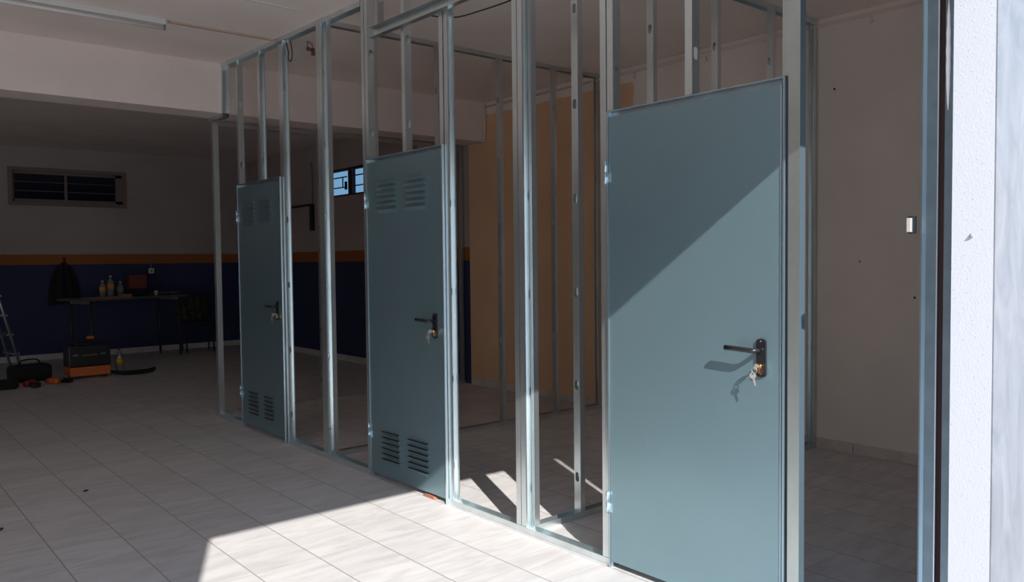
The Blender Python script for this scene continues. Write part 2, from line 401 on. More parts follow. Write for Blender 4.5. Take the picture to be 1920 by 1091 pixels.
bx(f, wx0, wx1, .05, .09, wz0, wz0+.045); bx(f, wx0, wx1, .05, .09, wz1-.04, wz1)
bx(f, wx0, wx0+.035, .05, .09, wz0, wz1); bx(f, wx1-.09, wx1, .05, .09, wz0, wz1)
bx(f, .05, .085, .045, .09, wz0+.045, wz1-.04)
flat('window_frame', (120, 104, 98), .6)
f.build('window_frame', 'window_frame', w1)
for zz in (wz0+.16, wz0+.29):
    g_ = MB(); bx(g_, wx0+.035, wx1-.03, .035, .045, zz-.004, zz+.004); g_.build('window_bar', 'window_frame', w1)
g_ = MB(); bx(g_, wx0+.03, wx1-.085, .105, .12, wz0+.02, wz1-.02); g_.build('shutter', 'shutter_blue', w1)
for a, c in ((wx0+.036, .049), (.086, wx1-.091)):
    g_ = MB(); bx(g_, a, c, .068, .074, wz0+.045, wz1-.04); g_.build('pane', 'pane', w1)
w2, bx = window('window_2', 'x', W, sy0, sy1, sz0, sz1, 0, 2, .1, 1); struct(w2)
flat('dark_window_frame', (60, 48, 46), .6)
f = MB(); ym = 9.985
bx(f, sy0, sy1, .05, .10, sz0, sz0+.03); bx(f, sy0, sy1, .05, .10, sz1-.03, sz1)
bx(f, sy0, sy0+.04, .05, .10, sz0, sz1); bx(f, sy1-.04, sy1, .05, .10, sz0, sz1); bx(f, ym-.055, ym+.055, .045, .10, sz0, sz1)
f.build('window_frame', 'dark_window_frame', w2)
flat('window_bar_steel', (40, 70, 110), .5)
for a, c in ((sy0+.04, ym-.055), (ym+.055, sy1-.04)):
    g_ = MB(); bx(g_, a, c, .07, .075, sz0+.03, sz1-.03); g_.build('pane', 'pane', w2)
    for zz in (sz0+.125, sz0+.265):
        g_ = MB(); bx(g_, a, c, .02, .034, zz-.007, zz+.007); g_.build('window_bar', 'window_bar_steel', w2)
g_ = MB(); bx(g_, ym+.16, ym+.175, .02, .03, sz0+.125, sz0+.265); bx(g_, ym+.07, ym+.11, .02, .04, sz0+.09, sz0+.2)
g_.build('window_catch', 'black', w2)

# ------------------------------------------------------------------ studs and tracks
SW, SF, LIP = .048, .035, .007
HOLES = [.22+.5*i for i in range(7)]
def c_section(z0, z1, frame, web=SW, fl=SF, holes=True, hh=.026, hw=.014):
    """C stud as a folded sheet with oval slots. frame: (origin, U, V) with U across the web and V along the flanges"""
    o, U, V = [Vector(q) for q in frame]
    bm = bmesh.new()
    prof = [(LIP, fl), (0, fl), (0, 0), (web, 0), (web, fl), (web-LIP, fl)]
    zs = [z0]; cut = []
    if holes:
        for h in HOLES:
            if h-hh-.015 > z0+.01 and h+hh+.015 < z1-.01: zs += [h-hh-.015, h+hh+.015]; cut.append((len(zs)-2, h))
    zs.append(z1); cut = dict(cut)
    rows = [[bm.verts.new(o+U*u_+V*v_+Vector((0, 0, z))) for u_, v_ in prof] for z in zs]
    for k in range(len(zs)-1):
        A, B = rows[k], rows[k+1]
        for j in range(5):
            if j == 2 and k in cut:
                h = cut[k]; N = 16; ring = []
                for i in range(N):
                    t = 2*PI*i/N; cx, sz = math.cos(t), math.sin(t)
                    off = (hh-hw)*(1 if sz > 1e-6 else (-1 if sz < -1e-6 else 0))
                    ring.append(bm.verts.new(o+U*(web/2+hw*cx)+Vector((0, 0, h+off+hw*sz))))
                cor = [B[3], B[2], A[2], A[3]]        # quadrants 0..3
                for q in range(4):
                    for i in range(4): bm.faces.new((cor[q], ring[(4*q+i) % N], ring[(4*q+i+1) % N]))
                    bm.faces.new((cor[q], ring[(4*q+4) % N], cor[(q+1) % 4]))
            else: bm.faces.new((A[j], A[j+1], B[j+1], B[j]))
    bmesh.ops.recalc_face_normals(bm, faces=bm.faces)
    return bm
def sheet(bm, name, m='steel', parent=None, th=.0009):
    me = bpy.data.meshes.new(name); bm.to_mesh(me); bm.free(); me.materials.append(M[m])
    o = bpy.data.objects.new(name, me); COL.objects.link(o)
    md = o.modifiers.new('sheet', 'SOLIDIFY'); md.thickness = th; md.offset = 0
    if parent: o.parent = parent
    return o
def recentre(o, loc):
    o.data.transform(Matrix.Translation(-Vector(loc))); o.location = loc; return o

ROW = 'galvanised studs of the front partition'
def front_stud(yn, typ, z0, z1, label, group=ROW, m='steel'):
    if typ == 'closed': fr = ((.001, yn, 0), (1, 0, 0), (0, 1, 0))
    else: fr = ((.001, yn+SF, 0), (1, 0, 0), (0, -1, 0))
    o = sheet(c_section(z0, z1, fr), 'metal_stud', m)
    recentre(o, (.001, yn, z0)); return tag(o, label, 'metal stud', group)
def cross_stud(x, yc, z0, z1, label, group, typ='closed', m='steel'):
    if typ == 'closed': fr = ((x, yc+.001, 0), (0, 1, 0), (1, 0, 0))
    else: fr = ((x+SF, yc+.001, 0), (0, 1, 0), (-1, 0, 0))
    o = sheet(c_section(z0, z1, fr), 'metal_stud', m)
    recentre(o, (x, yc, z0)); return tag(o, label, 'metal stud', group)
def track(p0, p1, open_dir, label, width=.052, fl=.034, group=None, side=None, m='steel'):
    """U channel along p0-p1 (edge line); side = direction of the width; open_dir = direction the flanges point"""
    p0, p1, side, od = Vector(p0), Vector(p1), Vector(side), Vector(open_dir)
    bm = bmesh.new()
    prof = [od*fl, Vector((0, 0, 0)), side*width, side*width+od*fl]
    rows = [[bm.verts.new(q+p) for p in prof] for q in (p0, p1)]
    for k in range(3): bm.faces.new((rows[0][k], rows[0][k+1], rows[1][k+1], rows[1][k]))
    bmesh.ops.recalc_face_normals(bm, faces=bm.faces)
    o = sheet(bm, 'metal_track', m, th=.0009); recentre(o, p0)
    return tag(o, label, 'metal track', group)
Z0, ZT = .0015, HC-.002
HEAD = 2.055
# front row, far to near
front_stud(6.690, 'closed', HEAD, ZT-.004, 'short stud with oval slots standing on the hinge end of the farthest steel door')
front_stud(6.240, 'open', HEAD, ZT-.006, 'short stud standing on the middle of the farthest steel door')
front_stud(5.850, 'closed', HEAD, ZT-.01, 'short stud on the handle end of the farthest door, touching the full-height jamb stud')
front_stud(5.812, 'open', Z0, ZT-.01, 'full-height jamb stud on the handle side of the farthest steel door')
front_stud(5.223, 'closed', Z0, ZT-.017, 'farther stud of the pair between the farthest door and the middle door')
front_stud(5.185, 'open', Z0, ZT-.017, 'nearer stud of the pair between the farthest door and the middle door')
front_stud(4.602, 'closed', Z0, ZT-.023, 'full-height jamb stud on the hinge side of the middle steel door')
front_stud(4.560, 'closed', HEAD, ZT-.023, 'short slotted stud standing on the hinge end of the middle steel door')
front_stud(4.128, 'closed', HEAD, ZT-.027, 'short stud standing on the middle of the middle steel door')
front_stud(3.738, 'closed', HEAD, 2.99, 'short stud on the handle end of the middle door, behind its jamb stud')
front_stud(3.692, 'open', Z0, 2.99, 'full-height slotted jamb stud on the handle side of the middle steel door')
front_stud(3.102, 'closed', Z0, 3.02, 'farther stud of the pair between the middle door and the nearest door')
front_stud(3.062, 'open', Z0, 3.02, 'bright slotted nearer stud of the pair between the middle and the nearest door')
front_stud(2.494, 'closed', Z0, 3.02, 'full-height jamb stud on the hinge side of the nearest steel door')
front_stud(2.452, 'closed', HEAD, 3.02, 'short slotted stud standing on the hinge end of the nearest steel door')
front_stud(2.024, 'closed', HEAD, 3.02, 'short stud standing on the middle of the nearest steel door')
front_stud(1.586, 'closed', HEAD, 3.02, 'short stud on the handle end of the nearest door, left of the blue-edged end stud', m='steel_green')
o = sheet(c_section(Z0, 3.02, ((-.018, 1.540, 0), (1, 0, 0), (0, 1, 0)), web=.036, fl=.046, holes=False), 'metal_stud', 'steel_green'); recentre(o, (-.018, 1.540, Z0))
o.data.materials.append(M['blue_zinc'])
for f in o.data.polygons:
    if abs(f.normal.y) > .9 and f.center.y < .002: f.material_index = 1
tag(o, 'blue-edged end stud of the partition, right of the nearest steel door', 'metal stud', ROW)

front_stud(4.428, 'open', 2.862, 3.03, 'short stud piece above the far end of the long horizontal rail', m='steel_dull')
# cross partitions
G2, G1, G0 = 'studs of the nearest cross partition', 'studs of the middle cross partition', 'studs of the farthest cross partition under the beam'
cross_stud(.052, C2+.001, Z0, ZT, 'corner stud behind the stud pair left of the nearest door', G2)
cross_stud(.385, C2, Z0, ZT, 'slotted stud seen between the stud pair and the nearest door, on a cross track', G2)
cross_stud(1.000, C2, Z0, ZT, 'stud of the nearest cross partition seen above the left half of the nearest door', G2)
cross_stud(1.620, C2, Z0, ZT, 'stud of the nearest cross partition seen above the nearest door, right of its middle stud', G2)
cross_stud(2.240, C2, Z0, ZT, 'stud of the nearest cross partition seen above the handle end of the nearest door', G2)
cross_stud(2.778, C2, Z0, ZT, 'dark stud against the pale side wall, right of the nearest steel door', G2, typ='open')
cross_stud(.052, C1, Z0, ZT, 'corner stud behind the stud pair left of the middle door', G1)
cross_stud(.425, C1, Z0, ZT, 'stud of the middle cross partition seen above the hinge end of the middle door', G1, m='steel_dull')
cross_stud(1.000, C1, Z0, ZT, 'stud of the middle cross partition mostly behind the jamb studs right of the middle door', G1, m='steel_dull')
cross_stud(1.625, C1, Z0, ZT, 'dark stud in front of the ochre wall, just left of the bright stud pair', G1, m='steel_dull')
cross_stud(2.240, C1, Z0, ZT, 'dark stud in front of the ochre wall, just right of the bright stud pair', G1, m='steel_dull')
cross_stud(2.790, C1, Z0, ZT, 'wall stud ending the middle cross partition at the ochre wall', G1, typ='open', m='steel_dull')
ZB = HB-.002
o = sheet(c_section(Z0, ZB, ((.016, C0+.001, 0), (0, 1, 0), (1, 0, 0)), fl=.048), 'metal_stud'); recentre(o, (.016, C0, Z0))
tag(o, 'slotted end stud under the beam, leftmost upright of the framework', 'metal stud', G0)
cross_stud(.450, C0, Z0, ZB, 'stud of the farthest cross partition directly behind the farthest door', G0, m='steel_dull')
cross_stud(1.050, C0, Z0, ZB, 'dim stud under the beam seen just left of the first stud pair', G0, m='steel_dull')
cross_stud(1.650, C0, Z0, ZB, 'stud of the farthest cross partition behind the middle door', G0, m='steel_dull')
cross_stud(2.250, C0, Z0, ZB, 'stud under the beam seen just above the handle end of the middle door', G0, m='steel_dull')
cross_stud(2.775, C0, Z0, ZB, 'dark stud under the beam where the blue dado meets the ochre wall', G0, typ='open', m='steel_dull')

GT = 'floor tracks of the metal framework'; GC = 'ceiling tracks of the metal framework'
X = (1, 0, 0); UP = (0, 0, 1); DN = (0, 0, -1)
track((-.001, 7.365, .0006), (-.001, 6.735, .0006), UP, 'floor track left of the farthest steel door', side=X, group=GT)
track((-.001, 5.852, .0006), (-.001, 4.598, .0006), UP, 'floor track between the farthest door and the middle door', side=X, group=GT)
track((-.001, 3.735, .0006), (-.001, 2.490, .0006), UP, 'sunlit floor track between the middle door and the nearest door', side=X, group=GT)
track((-.001, 1.598, .0006), (-.001, 1.578, .0006), UP, 'stub of floor track at the partition end by the street opening', side=X, group=GT)
track((.056, C2-.001, .0006), (2.82, C2-.001, .0006), UP, 'floor track of the nearest cross partition running to the side wall', side=(0, 1, 0), group=GT)
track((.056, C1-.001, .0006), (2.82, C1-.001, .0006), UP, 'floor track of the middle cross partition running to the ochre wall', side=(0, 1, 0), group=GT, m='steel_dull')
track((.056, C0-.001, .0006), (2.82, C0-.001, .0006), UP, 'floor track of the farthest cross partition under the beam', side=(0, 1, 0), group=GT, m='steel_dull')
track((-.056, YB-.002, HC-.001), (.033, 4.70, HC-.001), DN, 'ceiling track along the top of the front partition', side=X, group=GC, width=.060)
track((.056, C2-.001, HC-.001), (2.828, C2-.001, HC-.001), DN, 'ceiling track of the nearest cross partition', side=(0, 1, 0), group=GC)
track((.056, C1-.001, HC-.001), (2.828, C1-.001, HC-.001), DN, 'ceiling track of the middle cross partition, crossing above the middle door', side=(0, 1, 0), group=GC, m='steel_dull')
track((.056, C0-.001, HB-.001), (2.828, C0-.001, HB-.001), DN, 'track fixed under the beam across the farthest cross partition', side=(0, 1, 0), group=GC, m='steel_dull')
track((-.062, YB-.003, HB+.001), (-.056, YB-.003, HC-.036), (0, -1, 0), 'upright track up the face of the beam at the end of the partition', side=X, width=.060)
track((-.062, YB-.030, HB-.001), (-.052, 7.23, HB-.001), DN, 'short track under the beam joining the leftmost stud', side=X, width=.060)
# rail fixed to the front of the studs
o = track((-.001, 4.475, 2.792), (-.001, 1.55, 2.778), (-1, 0, 0), 'long horizontal rail fixed across the stud fronts above the middle door', side=(0, 0, 1), width=.063, fl=.040)
o.name = 'metal_rail'; o['category'] = 'metal rail'

# ------------------------------------------------------------------ steel doors
def oval(cx, cz, w, h, n=10):
    """upright rounded plate outline"""
    r = w/2; pts = []
    for k in range(n+1): t = PI*k/n; pts.append((cx+r*math.cos(t), cz+h/2-r*.55+r*.55*math.sin(t)))
    for k in range(n+1): t = PI+PI*k/n; pts.append((cx+r*math.cos(t), cz-h/2+r*.55+r*.55*math.sin(t)))
    return pts
RY = Matrix.Rotation(PI/2, 4, 'Z')      # local X->Y, local Y->-X
def make_door(ya, yb, label, vents):
    """ya hinge side (far), yb handle side (near)"""
    w = ya-yb; R = empty('steel_door', (0, ya, 0))       # local y runs from 0 (hinge) to -w (lock)
    H = 2.05; f = MB()
    # frame: outer lip, recessed face; jambs reach the floor
    f.box(-.012, .040, -.008, 0, 0, H); f.box(.002, .040, -.014, -.006, 0, H-.004)
    f.box(-.014, .040, -w, -w+.009, 0, H); f.box(.022, .040, -w+.0085, -w+.034, 0, H-.004)
    f.box(-.012, .040, -w+.010, -.007, H-.0045, H); f.box(.022, .040, -w+.010, -.007, H-.034, H-.004)
    f.box(-.014, -.006, -w+.0005, -w+.003, 0, H-.001)
    f.build('door_frame', 'steel_paint', R)
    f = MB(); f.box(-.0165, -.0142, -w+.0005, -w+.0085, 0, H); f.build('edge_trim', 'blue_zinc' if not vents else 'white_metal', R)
    lf = MB(); lf.box(-.008, .034, -w+.0205, -.009, .028, H-.026, bev=.0022)
    leaf = lf.build('door_leaf', 'door', R)
    e = MB(); e.box(-.0095, .030, -w+.0170, -w+.0204, .028, H-.026)
    e.build('edge_strip', 'white_metal', R)
    if vents:
        for (a, c, zt) in vents:
            v = MB(); v.mi('door'); v.mi('dark')
            for k in range(6):
                z = zt-.016-k*.0345; y0, y1 = a-ya, c-ya
                X0 = -.0083; d = .016; hh = .021
                # bulge flush at the bottom; dark top face paints the shade of the opening
                q = [(X0, y0, z-hh), (X0, y1, z-hh), (X0-d, y1-.006, z), (X0-d, y0+.006, z), (X0, y0, z+.002), (X0, y1, z+.002)]
                vs = [v.bm.verts.new(p) for p in q]
                for idx, mi in (((0, 1, 2, 3), 0), ((0, 3, 4), 0), ((1, 5, 2), 0), ((3, 2, 5, 4), 1)):
                    ff = v.bm.faces.new([vs[i] for i in idx]); ff.material_index = mi
            v.build('louvre_vent', None, leaf, recalc=False)
    for zc in (1.782, .298):
        h = MB()
        h.tube([(-.017, .001, zc-.049), (-.017, .001, zc-.002)], .0075, 12); h.tube([(-.017, .001, zc+.002), (-.017, .001, zc+.049)], .0075, 12)
        h.tube([(-.017, .001, zc-.052), (-.017, .001, zc+.052)], .0045, 10)
        h.box(-.0135, -.0083, -.020, .001, zc-.045, zc-.004)
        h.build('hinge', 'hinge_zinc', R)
    # handle set
    yc = -w+.097
    pl = MB(); pl.prism(oval(yc, 1.020, .040, .145), .008, mx=Matrix.Translation((-.0082, 0, 0)) @ RY)
    plate = pl.build('handle_plate', 'black', R)
    lv = MB()
    zl = 1.050
    lv.tube([(-.016, yc, zl), (-.022, yc, zl)], .013, 16)
    lv.tube([(-.016, yc, zl), (-.045, yc, zl), (-.055, yc+.004, zl), (-.060, yc+.014, zl), (-.061, yc+.03, zl+.001), (-.061, yc+.08, zl+.003), (-.060, yc+.128, zl+.004)],
            [.0085, .0085, .0095, .0098, .0095, .0098, .0098], 14)
    lv.build('lever', 'black', plate)
    cy = MB(); cy.tube([(-.016, yc, .990), (-.030, yc, .990)], .0095, 16); cy.box(-.029, -.016, yc-.005, yc+.005, .962, .985)
    cy.build('lock_cylinder', 'brass', plate)
    sc_ = MB()
    for zz in (1.083, .960): sc_.tube([(-.0162, yc, zz), (-.0175, yc, zz)], .003, 10)
    sc_.build('screw', 'nickel', plate)
    tag(R, label, 'door', 'steel doors in the metal partition')
    return R, ya+yc
M['steel_paint'] = steel('zinc_coated_frame', (.50, .60, .64, 1), .38)
def key_set(y, label):
    R = empty('key_ring', (-.016, y, .990))
    def key(name, mx):
        k = MB(); n = 14
        bow = [(.0125*math.cos(2*PI*j/n), .0125*math.sin(2*PI*j/n)) for j in range(n)]
        hole = [(.0035*math.cos(2*PI*j/n)-.006, .0035*math.sin(2*PI*j/n)) for j in range(n)]
        for t0 in (-.001, .001):
            a = [k.bm.verts.new((x, t0, z)) for x, z in bow]; c = [k.bm.verts.new((x, t0, z)) for x, z in hole]
            for j in range(n): k.bm.faces.new((a[j], a[(j+1) % n], c[(j+1) % n], c[j]))
            if t0 < 0: a0, c0 = a, c
        for j in range(n):
            k.bm.faces.new((a0[j], a0[(j+1) % n], a[(j+1) % n], a[j])); k.bm.faces.new((c0[j], c0[(j+1) % n], c[(j+1) % n], c[j]))
        k.prism([(.011, -.004), (.018, -.004), (.020, -.002), (.024, -.0035), (.028, -.002), (.032, -.0035), (.036, -.002), (.040, 0), (.038, .003), (.011, .004)], .002, mx=Matrix.Translation((0, -.001, 0)))
        bmesh.ops.transform(k.bm, matrix=mx, verts=k.bm.verts)
        return k.build(name, 'nickel', R)
    # key in the lock: shaft points at the door (+X), bow outside
    key('key', Matrix.Translation((-.034, 0, 0)) @ Matrix.Rotation(.25, 4, 'X'))
    # ring and the hanging spare
    rg = MB(); rg.tube([(-.043, .011*math.cos(2*PI*j/18), -.012+.011*math.sin(2*PI*j/18)) for j in range(18)], .0011, 6, closed=True); rg.build('ring', 'nickel', R)
    key('key', Matrix.Translation((-.043, .006, -.032)) @ Matrix.Rotation(-.30, 4, 'X') @ Matrix.Rotation(1.8, 4, 'Z') @ Matrix.Rotation(PI/2, 4, 'Y'))
    return tag(R, label, 'keys', 'key rings hanging from the door locks')
d3, y3 = make_door(2.481, 1.601, 'large plain blue-grey steel door without vents, nearest and half in sunlight', None)
d2, y2 = make_door(4.590, 3.732, 'middle dark blue-grey steel door with visible louvre vents top and bottom', [(4.440, 4.235, 1.905), (4.118, 3.917, 1.905), (4.430, 4.233, .330), (4.126, 3.920, .330)])
d1, y1 = make_door(6.728, 5.864, 'farthest dark steel door with faint louvres, at the far end of the partition', [(6.590, 6.380, 1.905), (6.270, 6.062, 1.905), (6.560, 6.372, .330), (6.245, 6.081, .330)])
key_set(y3, 'keys in the lock of the nearest door, casting a shadow on it')
key_set(y2, 'keys hanging in the lock of the middle steel door')
key_set(y1, 'keys hanging in the lock of the farthest steel door')

# ------------------------------------------------------------------ shutter guide on the right jamb
def guide():
    R = empty('shutter_guide', (-.17, 1.014, 0)); x0 = -.170
    T = Matrix.Translation((.170, -1.006, 0))
    g1 = MB()
    g1.box(x0, x0+.003, 1.0035, 1.047, 0, 2.42, mx=T); g1.box(x0, -.121, 1.047, 1.050, 0, 2.42, mx=T)
    g1.box(x0+.003, -.125, 1.0035, 1.006, 0, 2.42, mx=T)
    g1.build('channel', 'guide_steel', R)
    g1 = MB(); g1.box(x0, x0+.003, .960, .9835, 0, 2.42, mx=T); g1.box(x0+.003, -.125, .981, .9835, 0, 2.42, mx=T)
    g1.build('channel', 'guide_steel', R)
    g1 = MB(); g1.box(-.150, -.125, .9835, 1.0035, 0, 2.42, mx=T); g1.build('slot_back', 'brown_rust', R)
    g1 = MB(); g1.box(x0-.002, x0+.002, 1.000, 1.0034, 0, 2.42, mx=T); g1.build('edge_bead', 'white_metal', R)
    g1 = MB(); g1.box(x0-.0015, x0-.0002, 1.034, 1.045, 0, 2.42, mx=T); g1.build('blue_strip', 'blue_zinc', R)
    return tag(R, 'blue-grey vertical roller shutter guide beside the white stucco jamb', 'shutter guide')
guide()
struct(MB().box(-.167, -.121, .947, .969, 0, 2.42).build('gap_shade', 'dark'))  # dark strip painting the shade in the gap between stucco and guide
b = MB(); N = 14
for k in range(N):
    pass
pts = [(-.171, .983, 1.82+.0245*k) for k in range(N)]
b.tube(pts, [.001+.0055*max(0, math.sin(PI*k/(N-1)))**.7*(1+.15*math.sin(3*k)) for k in range(N)], 10)
tag(b.build('expanding_foam', 'foam'), 'white bulge of filler foam between the shutter guide and the stucco jamb', 'filler foam')
R = empty('lock_keeper', (-.172, 1.073, 1.49))
MB().box(-.027, -.003, -.007, .010, -.026, .026, bev=.002).build('black_housing', 'black', R)
MB().box(-.040, -.027, -.004, .008, -.022, .020, bev=.001).build('white_block', 'dull_white', R)
tag(R, 'small white and black lock piece on the inner edge of the shutter guide', 'lock')
tag(MB().tube([(XJ-.006, .892, 1.448), (XJ+.004, .896, 1.456)], .004, 8).build('wall_screw', 'frame_dark'), 'small screw sticking out of the white stucco jamb', 'screw')

for y_, z_, lab in ((2.926, 2.583, 'dark wall plug high on the side wall, right of the partition'), (2.735, 1.359, 'faint wall plug at mid height on the side wall'), (2.359, 1.116, 'dark wall plug on the side wall beside the shutter guide')):
    tag(MB().tube([(W-.003, y_, z_), (W+.0005, y_, z_)], .008, 10).build('wall_plug', 'frame_dark' if z_ > 1.3 and z_ < 2 else 'dark'), lab, 'wall plug')
# ------------------------------------------------------------------ services in the front room
R = empty('wall_conduit', (W, 4, 3.05))
T = Matrix.Translation((-W, -4, -3.05))
b = MB(); b.tube([(W-.014, YB-.02, 3.045), (W-.014, 1.07, 3.045)], .011, 10); bmesh.ops.transform(b.bm, matrix=T, verts=b.bm.verts); b.build('pipe', 'plaster', R)
for yy in (4.78, 4.02, 2.66, 1.6):
    b = MB(); b.tube([(W-.012, yy, 2.996), (W-.012, yy, 3.03)], .006, 8); b.box(W-.024, W, yy-.012, yy+.012, 2.985, 3.004); bmesh.ops.transform(b.bm, matrix=T, verts=b.bm.verts); b.build('pipe_clip', 'plaster', R)
tag(R, 'thin painted conduit running along the top of the side wall', 'conduit')
b = MB(); b.tube([(W-.03, YB-.012, 3.07), (W-.028, YB-.014, 2.9), (W-.031, YB-.012, 2.68)], .010, 8)
tag(b.build('wall_conduit', 'plaster'), 'short upright conduit in the corner between beam and ochre wall', 'conduit')
# fluorescent batten
R = empty('fluorescent_light', (-1.42, 5.89, HC))
b = MB(); b.box(-.62, .60, -.018, .018, -.040, 0, bev=.004); b.build('lamp_body', 'white_plastic', R)
b = MB(); b.tube([(-.60, 0, -.064), (.585, 0, -.064)], .0125, 12); b.build('lamp_tube', 'white_plastic', R)
for x in (-.605, .595):
    b = MB(); b.box(x-.006, x+.006, -.010, .010, -.074, -.03, bev=.002); b.build('lamp_holder', 'grey_plastic', R)
tag(R, 'white fluorescent tube light on the ceiling at upper left', 'ceiling light')
tag(MB().box(-.79, -.03, 5.895, 5.925, HC-.014, HC, bev=.002).build('cable_cover', 'terracotta_pvc'), 'salmon-coloured cable strip on the ceiling between the tube light and the partition', 'cable strip')
tag(MB().box(-.60, -.17, 5.120, 5.134, HC-.005, HC).build('cable_cover', 'white_plastic'), 'thin white cable strip on the ceiling at the top of the photo', 'cable strip')
# cables
def bez(p, n=26):
    out = []
    for i in range(len(p)-1):
        p0 = Vector(p[max(i-1, 0)]); p1 = Vector(p[i]); p2 = Vector(p[i+1]); p3 = Vector(p[min(i+2, len(p)-1)])
        for k in range(n//2):
            t = k/(n//2); out.append(.5*((2*p1)+(p2-p0)*t+(2*p0-5*p1+4*p2-p3)*t*t+(3*p1-p0-3*p2+p3)*t**3))
    out.append(Vector(p[-1])); return out
b = MB(); b.tube(bez([(.06, 4.215, 2.82), (.055, 4.212, 2.944), (.056, 4.14, 2.905), (.06, 3.97, 2.836), (.065, 3.71, 2.762), (.065, 3.47, 2.742), (.065, 3.205, 2.735), (.065, 3.08, 2.75)]), .0042, 8)
tag(b.build('black_cable', 'black'), 'black cable sagging from the stud above the middle door to the bright stud pair', 'cable')
b = MB(); b.tube(bez([(.03, 5.80, 3.05), (.04, 5.785, 2.98), (.04, 5.79, 2.93), (.04, 5.755, 2.905), (.04, 5.725, 2.935), (.04, 5.73, 3.0), (.04, 5.75, 3.055)]), .004, 8)
tag(b.build('black_cable', 'black'), 'small loop of black cable below the ceiling track beside the farthest jamb stud', 'cable')
R = empty('hanging_connectors', (.20, 5.80, HC))
b = MB(); b.tube(bez([(0, 0, 0), (.01, .01, -.03), (.0, -.02, -.06), (.03, -.03, -.09)]), .003, 6); b.tube(bez([(0, 0, 0), (.04, 0, -.02), (.05, .01, -.05)]), .003, 6); b.build('wire', 'brown_wire', R)
for p in ((.0, -.02, -.065), (.035, -.03, -.098), (.052, .01, -.058)):
    b = MB(); b.box(p[0]-.014, p[0]+.014, p[1]-.012, p[1]+.012, p[2]-.013, p[2]+.013, bev=.004); b.build('connector', 'brown_wire', R)
tag(R, 'brown wire connectors hanging from the ceiling behind the top track', 'wiring')
# scrap under the middle door
b = MB(); b.prism([(0, 0), (.10, 0), (.115, .012), (.07, .018), (.01, .014)], .035, mx=Matrix.Translation((.02, 3.86, 0)) @ RY)
tag(b.build('wood_scrap', 'orange_scrap'), 'reddish scrap of wood wedged under the middle steel door', 'wood scrap')
# small debris on the near floor
for i, (x, y_, lab) in enumerate(((-1.52, 5.45, 'tiny dark chip on the shaded floor tiles, farther one'), (-2.02, 4.95, 'tiny dark chip on the shaded floor tiles near the left edge'))):
    b = MB(); b.prism([(0, 0), (.025, .002), (.03, .008), (.008, .01)], .012, mx=Matrix.Translation((x, y_, 0)) @ Matrix.Rotation(i*1.1, 4, 'Z'))
    tag(b.build('debris', 'dark'), lab, 'debris')

# ------------------------------------------------------------------ rear room
flat('table_leg', (45, 44, 46), .5)
R = empty('work_table', (.60, 12.62, 0), .33)
TH = .915
MB().box(-.80, .86, -.30, .30, TH-.03, TH, bev=.004).build('table_top', 'table_top', R)
for x in (-.64, .76):
    for y_ in (-.24, .24):
        MB().tube([(x, y_, 0), (x, y_, TH-.03)], .018, 10).build('leg', 'table_leg', R)
for x in (-.64, .76):
    MB().box(x-.015, x+.015, -.24, .24, TH-.075, TH-.035).build('crossbar', 'grey_plastic', R)
tag(R, 'dim work table against the blue dado at the rear', 'table')
def on_table(lx, ly):
    c, s_ = math.cos(.33), math.sin(.33); return (.60+lx*c-ly*s_, 12.62+lx*s_+ly*c, TH)
def bottle(loc, h, r, lab, label, liquid='glass_bottle', cap='white_plastic', body=None):
    R = empty('bottle', loc)
    b = MB(); b.lathe([(r*.85, 0), (r, .01), (r, h*.62), (r*.85, h*.74), (r*.35, h*.88), (r*.33, h*.94)], n=18); b.build('bottle_body', body or 'bottle_clear', R)
    b = MB(); b.lathe([(r*.4, h*.935), (r*.4, h)], n=14); b.build('cap', cap, R)
    b = MB(); b.lathe([(r*1.02, h*.36), (r*1.02, h*.62)], n=18); b.build('bottle_label', lab, R)
    return tag(R, label, 'bottle', 'bottles in the rear room')
M['bottle_clear'] = mat('clear_bottle_plastic', (.16, .18, .19, 1), .08, spec=.9)
bottle(on_table(-.30, .02), .24, .042, 'yellow_label', 'leftmost bottle on the rear work table with a dull label')
bottle(on_table(-.19, .0), .31, .046, 'amber', 'tallest bottle on the rear work table with an amber label')
bottle(on_table(-.03, .02), .22, .042, 'grey_plastic', 'clear bottle with a grey label right of the amber-labelled one on the table')
bottle((.125, 11.05, 0), .32, .045, 'yellow_label', 'yellow-labelled bottle with a red cap standing on the rear floor', cap='red_plastic')
p = on_table(.30, .12); R = tag(MB().box(-.12, .12, -.09, .09, .11, .31, bev=.004).build('cardboard_box', 'cardboard', loc=p), 'reddish-brown box standing on the rear work table', 'box')
p = on_table(.28, .08); tag(MB().box(-.15, .14, -.10, .10, 0, .108, bev=.03).build('black_case', 'black_cloth', loc=p), 'low black case under the reddish box on the rear table', 'case')
p = on_table(-.42, -.18); o = MB().box(-.26, .22, -.10, .10, 0, .018, bev=.003).build('wooden_board', 'wood', loc=p); o.rotation_euler = (0, 0, .25); tag(o, 'flat brown board lying on the left end of the rear table', 'board')
p = on_table(-.11, -.21); o = MB().box(-.07, .07, -.06, .06, 0, .045, bev=.003).build('wooden_block', 'wood', loc=p); o.rotation_euler = (0, 0, .2); tag(o, 'pale orange wooden block on the front edge of the rear table', 'wood block')
p = on_table(.48, -.08)
R = empty('paint_cup', p); b = MB(); b.lathe([(.022, 0), (.028, .07), (.026, .068)], n=14); b.build('cup', 'white_plastic', R); tag(R, 'small white cup glinting on the rear table right of the red box', 'cup')
b = MB(); random.seed(3)
nx, ny = 14, 8
vs = [[b.bm.verts.new((-.20+.4*i/(nx-1), -.13+.26*j/(ny-1), .018+.03*random.random())) for j in range(ny)] for i in range(nx)]
for i in range(nx-1):
    for j in range(ny-1): b.bm.faces.new((vs[i][j], vs[i+1][j], vs[i+1][j+1], vs[i][j+1]))
